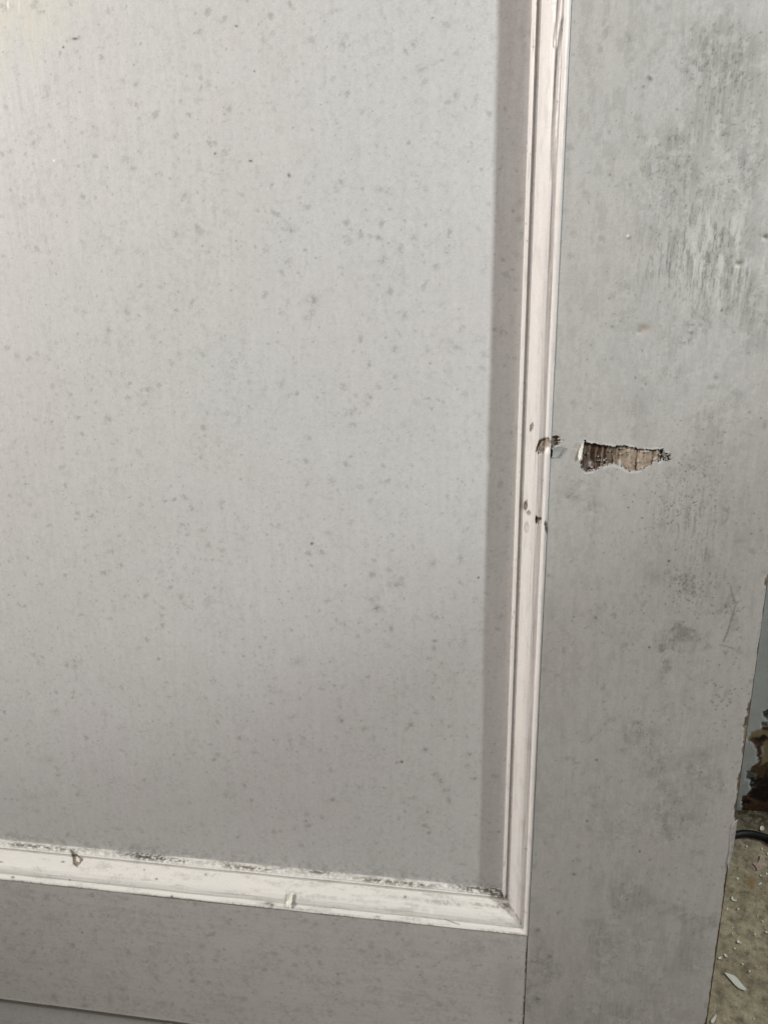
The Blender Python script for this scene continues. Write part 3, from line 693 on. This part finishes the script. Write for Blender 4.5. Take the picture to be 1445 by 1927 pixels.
for q in ((1428, 1728, 9, 6, .75), (1410, 1755, 7, 4, .55), (1433, 1757, 4, 3, .9), (1370, 1760, 3, 2, .85), (1363, 1766, 2.5, 2, .8), (1350, 1863, 9, 8, .6), (1400, 1826, 9, 7, .5), (1444, 1708, 4, 9, .85),
          (1425, 1843, 4, 3, .7), (1399, 1712, 3, 2, .7), (1378, 1728, 9, 7, .4), (1443, 1775, 4, 4, .8), (1404, 1793, 4, 3, .5), (1348, 1903, 3, 3, .6), (1435, 1880, 3, 3, .5), (1372, 1675, 6, 5, .3), (1405, 1612, 8, 6, .3)):
    stamp(at['smudge'], u, v, *q, random.uniform(-.5, .5), 1.4, .45 + .55 * sstep(.3, .6, fine))
    pit = np.zeros(len(x)); stamp(pit, u, v, *q[:4], .0012, 0, 1.4); z -= pit
rr = np.random.default_rng(62)
for _ in range(70): stamp(at['smudge'], u, v, rr.uniform(1330, 1450), rr.uniform(1530, 1930), rr.uniform(1.5, 4), rr.uniform(1, 3), rr.uniform(.2, .6), rr.uniform(-1, 1))
for _ in range(28): stamp(at['bright'], u, v, rr.uniform(1330, 1450), rr.uniform(1530, 1930), rr.uniform(1, 2.6), rr.uniform(.8, 2), rr.uniform(.2, .7), rr.uniform(-1, 1))
# floor colour darkens towards the foot of the wall
dw = (YW - y) * 1000
at['smudge'] = np.maximum(at['smudge'], np.exp(-(dw / 45) ** 2) * (.55 + .45 * sstep(.3, .6, fine)))
at['smudge'] = np.maximum(at['smudge'], sstep(.35, .7, fine) * .55 * np.exp(-(dw / 110) ** 2))
I = np.arange(len(x)).reshape(X.shape)
Q = np.stack([I[:-1, :-1], I[:-1, 1:], I[1:, 1:], I[1:, :-1]], -1).reshape(-1, 4)
fo = link('floor', np_mesh('floor', np.stack([x, y, z], 1), Q, floor_mat(), True, at)); tag(fo, kind='structure')

# ------------------------------------------------------------------ wall with peeling paint
def wall_mat():
    m, nt, bs = nodes('peeling_wall_paint')
    P = N(nt, 'ShaderNodeTexCoord').outputs['Object']
    n1 = noise(nt, P, 25, 4, 0.6); n2 = noise(nt, P, 250, 3, 0.6)
    blue = ramp(nt, n1, (0.3, (0.56, 0.62, 0.64)), (0.7, (0.70, 0.76, 0.79)))
    c = mixc(nt, attr(nt, 'tan'), blue, ramp(nt, n1, (0.35, (0.30, 0.255, 0.145)), (0.65, (0.42, 0.36, 0.22))))
    c = mixc(nt, attr(nt, 'rust'), c, ramp(nt, n2, (0.3, (0.055, 0.030, 0.017)), (0.7, (0.17, 0.105, 0.055))))
    c = mixc(nt, attr(nt, 'hole'), c, (0.010, 0.007, 0.005))
    c = mixc(nt, 0.2, c, ramp(nt, n2, (0.3, 0.3), (0.7, 0.7)), 'OVERLAY')
    nt.links.new(c, bs.inputs['Base Color']); bs.inputs['Roughness'].default_value = 0.6
    bp = N(nt, 'ShaderNodeBump'); bp.inputs['Strength'].default_value = 0.3; bp.inputs['Distance'].default_value = 0.001
    nt.links.new(n2, bp.inputs['Height']); nt.links.new(bp.outputs[0], bs.inputs['Normal'])
    return m
wa, wb = on_wall(1360, 1540), on_wall(1460, 1080)
xs_w = lines(-3.0, .3, min(wa.x, wb.x) - .03, .0014, max(wa.x, wb.x) + .06, .3, 3.2)
zs_w = lines(-.01, .0014, wb.z + .03, .1, 2.4)
def wall_attr(x, z):
    at = {k: np.zeros(len(x)) for k in ('tan', 'rust', 'hole')}
    u, v = to_px_w(np.stack([x, np.full_like(x, YW), z], 1))
    xm_, zm_ = x * 1000, z * 1000
    ju = u + (fbm(xm_, zm_, .12, 701, 3) - .5) * 12; jv = v + (fbm(xm_, zm_, .12, 711, 3) - .5) * 12
    def soft(poly): return sum(in_poly(ju + a_, jv + b_, poly).astype(float) for a_, b_ in ((-1.6, 0), (1.6, 0), (0, -1.6), (0, 1.6), (0, 0))) / 5
    def C(pts): return [(1345 + p * .10374, 1280 + q_ * .10374) for p, q_ in pts]
    for poly in (C([(700, 940), (900, 900), (1000, 880), (1000, 1030), (740, 1060), (600, 1100), (600, 1060)]),
                 C([(830, 1100), (1010, 1030), (1060, 1950), (850, 1800), (730, 1780), (700, 1690), (820, 1540), (850, 1300)])):
        at['tan'] = np.maximum(at['tan'], soft(poly))
    for poly in (C([(710, 1040), (930, 1000), (960, 1060), (850, 1130), (820, 1260), (830, 1400), (850, 1480), (830, 1560), (760, 1700), (700, 1700), (580, 1620), (640, 1600), (760, 1500), (740, 1300), (700, 1160), (590, 1130), (590, 1100)]),
                 C([(870, 850), (1100, 790), (1100, 950), (880, 930)]), [(1395, 1500), (1450, 1480), (1450, 1540), (1390, 1545)], [(1420, 1450), (1450, 1430), (1450, 1500), (1425, 1500)]):
        at['rust'] = np.maximum(at['rust'], soft(poly))
    for poly in (C([(880, 580), (1000, 520), (1100, 560), (1100, 720), (950, 700)]), C([(840, 780), (950, 740), (940, 830), (860, 830)]),
                 C([(740, 1080), (940, 1010), (920, 1060), (830, 1110), (760, 1120)]),
                 C([(540, 1620), (640, 1640), (720, 1740), (850, 1830), (920, 1680), (960, 1800), (1100, 1800), (1100, 2100), (600, 2150), (620, 1980), (660, 1830), (560, 1800)]),
                 [(1412, 1490), (1450, 1470), (1450, 1512), (1420, 1508)], [(1394, 1508), (1410, 1506), (1408, 1516), (1394, 1514)]):
        at['hole'] = np.maximum(at['hole'], soft(poly) * (.75 + .25 * sstep(.4, .6, fbm(xm_, zm_, .25, 741, 3))))
    # worn foot all along
    wide = fbm(xm_, zm_, .02, 721, 4)
    far = (np.abs(x - wa.x) > .2)
    at['rust'] = np.where(far & (wide + (.12 - z) * 1.2 > .62), 1, at['rust'])
    return at
def wall_y(x, z, at): 
    return YW + .0012 * np.maximum(at['tan'], at['rust']) + .0022 * at['hole'] + (fbm(x * 1000, z * 1000, .02, 731, 3) - .5) * .001
wl = link('wall', sheet(xs_w, zs_w, wall_y, wall_attr, YW + .10, wall_mat(), 'wall'))
tag(wl, 'pale blue painted wall with brown peeling rusty patches near the floor', 'wall', kind='thing')

# ------------------------------------------------------------------ cable on the floor
cp = [Vector((-.9, on_floor(1250, 1640).y + .10, 0)), Vector((-.35, on_floor(1250, 1640).y - .04, 0))] + [on_floor(*p) for p in ((1250, 1640), (1300, 1608), (1345, 1586), (1387, 1574.5), (1406, 1573), (1425, 1576.5), (1446, 1583.5), (1475, 1600))]
cp += [cp[-1] + Vector(d_) for d_ in ((.14, -.075, 0), (.45, -.18, 0), (1.1, -.22, 0), (1.9, -.05, 0))]
RC = 0.0047
def catmull(P, n=14):
    P = [P[0] * 2 - P[1]] + P + [P[-1] * 2 - P[-2]]; out = []
    for i in range(1, len(P) - 2):
        for k in range(n):
            t = k / n; a_, b_, c_, d_ = P[i - 1:i + 3]
            out.append(.5 * ((2 * b_) + (c_ - a_) * t + (2 * a_ - 5 * b_ + 4 * c_ - d_) * t * t + (3 * b_ - a_ - 3 * c_ + d_) * t ** 3))
    return out + [P[-2]]
path = catmull(cp); seg = 14; vs, fs = [], []
for i, p in enumerate(path):
    t = (path[min(i + 1, len(path) - 1)] - path[max(i - 1, 0)]).normalized(); s = t.cross(Vector((0, 0, 1))).normalized(); n_ = s.cross(t)
    for k in range(seg):
        th = 2 * math.pi * k / seg
        vs.append(Vector((p.x, p.y, RC)) + s * math.cos(th) * RC + n_ * math.sin(th) * RC)
for i in range(len(path) - 1):
    for k in range(seg): fs.append((i * seg + k, i * seg + (k + 1) % seg, (i + 1) * seg + (k + 1) % seg, (i + 1) * seg + k))
fs += [tuple(range(seg))[::-1], tuple(range((len(path) - 1) * seg, len(path) * seg))]
me = bpy.data.meshes.new('power_cable'); me.from_pydata(vs, [], fs); me.materials.append(M_cable)
for p in me.polygons: p.use_smooth = len(p.vertices) == 4
tag(link('power_cable', me), 'black rubber power cable curving over the concrete floor', 'cable')

# ------------------------------------------------------------------ paint chips on the floor
def floor_chip(pxs, mat, label, group=None, thick=.0004, curl=.0010):
    pts = [on_floor(x_, y_) for x_, y_ in pxs]
    for p in pts: p.z = .0006
    me, c = flake_mesh('paint_chip', pts, thick, mat, curl)
    return tag(link('paint_chip', me, None, c), label, 'paint chip', group)
G = 'paint chips scattered on the concrete floor'
c8 = lambda L: [(1325 + x_ / 7.217, 1660 + y_ / 7.217) for x_, y_ in L]
c2 = lambda L: [(1265 + x_ / 4.311, 1480 + y_ / 4.311) for x_, y_ in L]
floor_chip(c8([(262, 1237), (320, 1250), (400, 1275), (440, 1310), (470, 1345), (530, 1420), (560, 1455), (562, 1482), (520, 1475), (460, 1448), (410, 1405), (360, 1345), (310, 1290)]),
           M_white_flake, 'large long white paint chip lying on the floor below the door edge', G)
floor_chip(c2([(645, 625), (668, 632), (690, 618), (705, 595), (706, 568), (730, 566), (746, 588), (738, 632), (720, 655), (706, 684), (684, 690), (675, 660)]), M_pink_flake,
           'pinkish ragged paint chip on the floor below the black cable', G)
floor_chip(c8([(92, 1925), (80, 1890), (112, 1850), (150, 1808), (160, 1822), (148, 1870), (120, 1915)]), M_white_flake, 'pale chip on the floor hard against the bottom of the door edge', G)
floor_chip(c8([(436, 805), (460, 795), (505, 830), (495, 848), (440, 835)]), M_white_flake, 'stubby white chip on the floor above the long white chip', G)
floor_chip(c8([(358, 235), (372, 196), (398, 240), (435, 252), (428, 272), (380, 262)]), M_white_flake, 'bent white chip on the floor below the amber stain', G)
floor_chip(c2([(705, 340), (715, 325), (735, 328), (743, 350), (722, 368), (706, 358)]), M_white_flake, 'round whitish chip on the floor above the black cable', G)
floor_chip(c8([(178, 1040), (215, 1015), (242, 1030), (228, 1055), (190, 1056)]), M_white_flake, 'left one of two white chips touching on the floor near the door edge', G)
floor_chip(c8([(258, 990), (285, 985), (318, 1020), (300, 1034), (275, 1016)]), M_white_flake, 'right one of two white chips touching on the floor near the door edge', G)
tiny = c8([(515, 1115), (610, 1215), (720, 465), (785, 540), (685, 710), (840, 685), (380, 625), (410, 905), (305, 372), (455, 368), (375, 705), (670, 1860)]) + \
       c2([(600, 490), (725, 510), (525, 750), (712, 725), (712, 790), (762, 712), (768, 550), (700, 800)])
WHERE = ["just above the long white chip's lower half",
         "right of the long white chip's upper tip",
         'inside the dark blot below the amber stain',
         "on a dark blot's lower right rim",
         'below the dark blot, near the right border',
         'at the right border level with the stubby chip',
         'left of the dark blot, near the door edge',
         'below the stubby white chip, beside its lower left',
         'touching the door edge below the bent white chip',
         'right of the bent white chip at its lower side',
         'above the stubby chip and close to the door edge',
         'at the bottom border, right of the pale chip by the door',
         'directly below the middle of the black cable',
         'just above the pink chip, below the cable',
         'left of the amber stain, close to the door edge',
         'beside the amber stain at its upper right',
         'beside the amber stain at its lower right',
         'at the right border level with the amber stain',
         'between the black cable and pink chip at the right border', "right under the amber stain's lower right crumb"]
for i, (px_, py_) in enumerate(tiny):
    r0 = random.uniform(1.7, 3.2); asp = random.uniform(.5, .9); th = random.uniform(0, 3)
    pts = []
    for k in range(7):
        t = 2 * math.pi * k / 7; r_ = r0 * random.uniform(.7, 1.2)
        dx, dy = r_ * math.cos(t), r_ * asp * math.sin(t)
        pts.append((px_ + dx * math.cos(th) - dy * math.sin(th), py_ + dx * math.sin(th) + dy * math.cos(th)))
    floor_chip(pts, M_white_flake, 'tiny white paint crumb ' + WHERE[i], 'tiny paint crumbs on the floor', .0003, .0002)
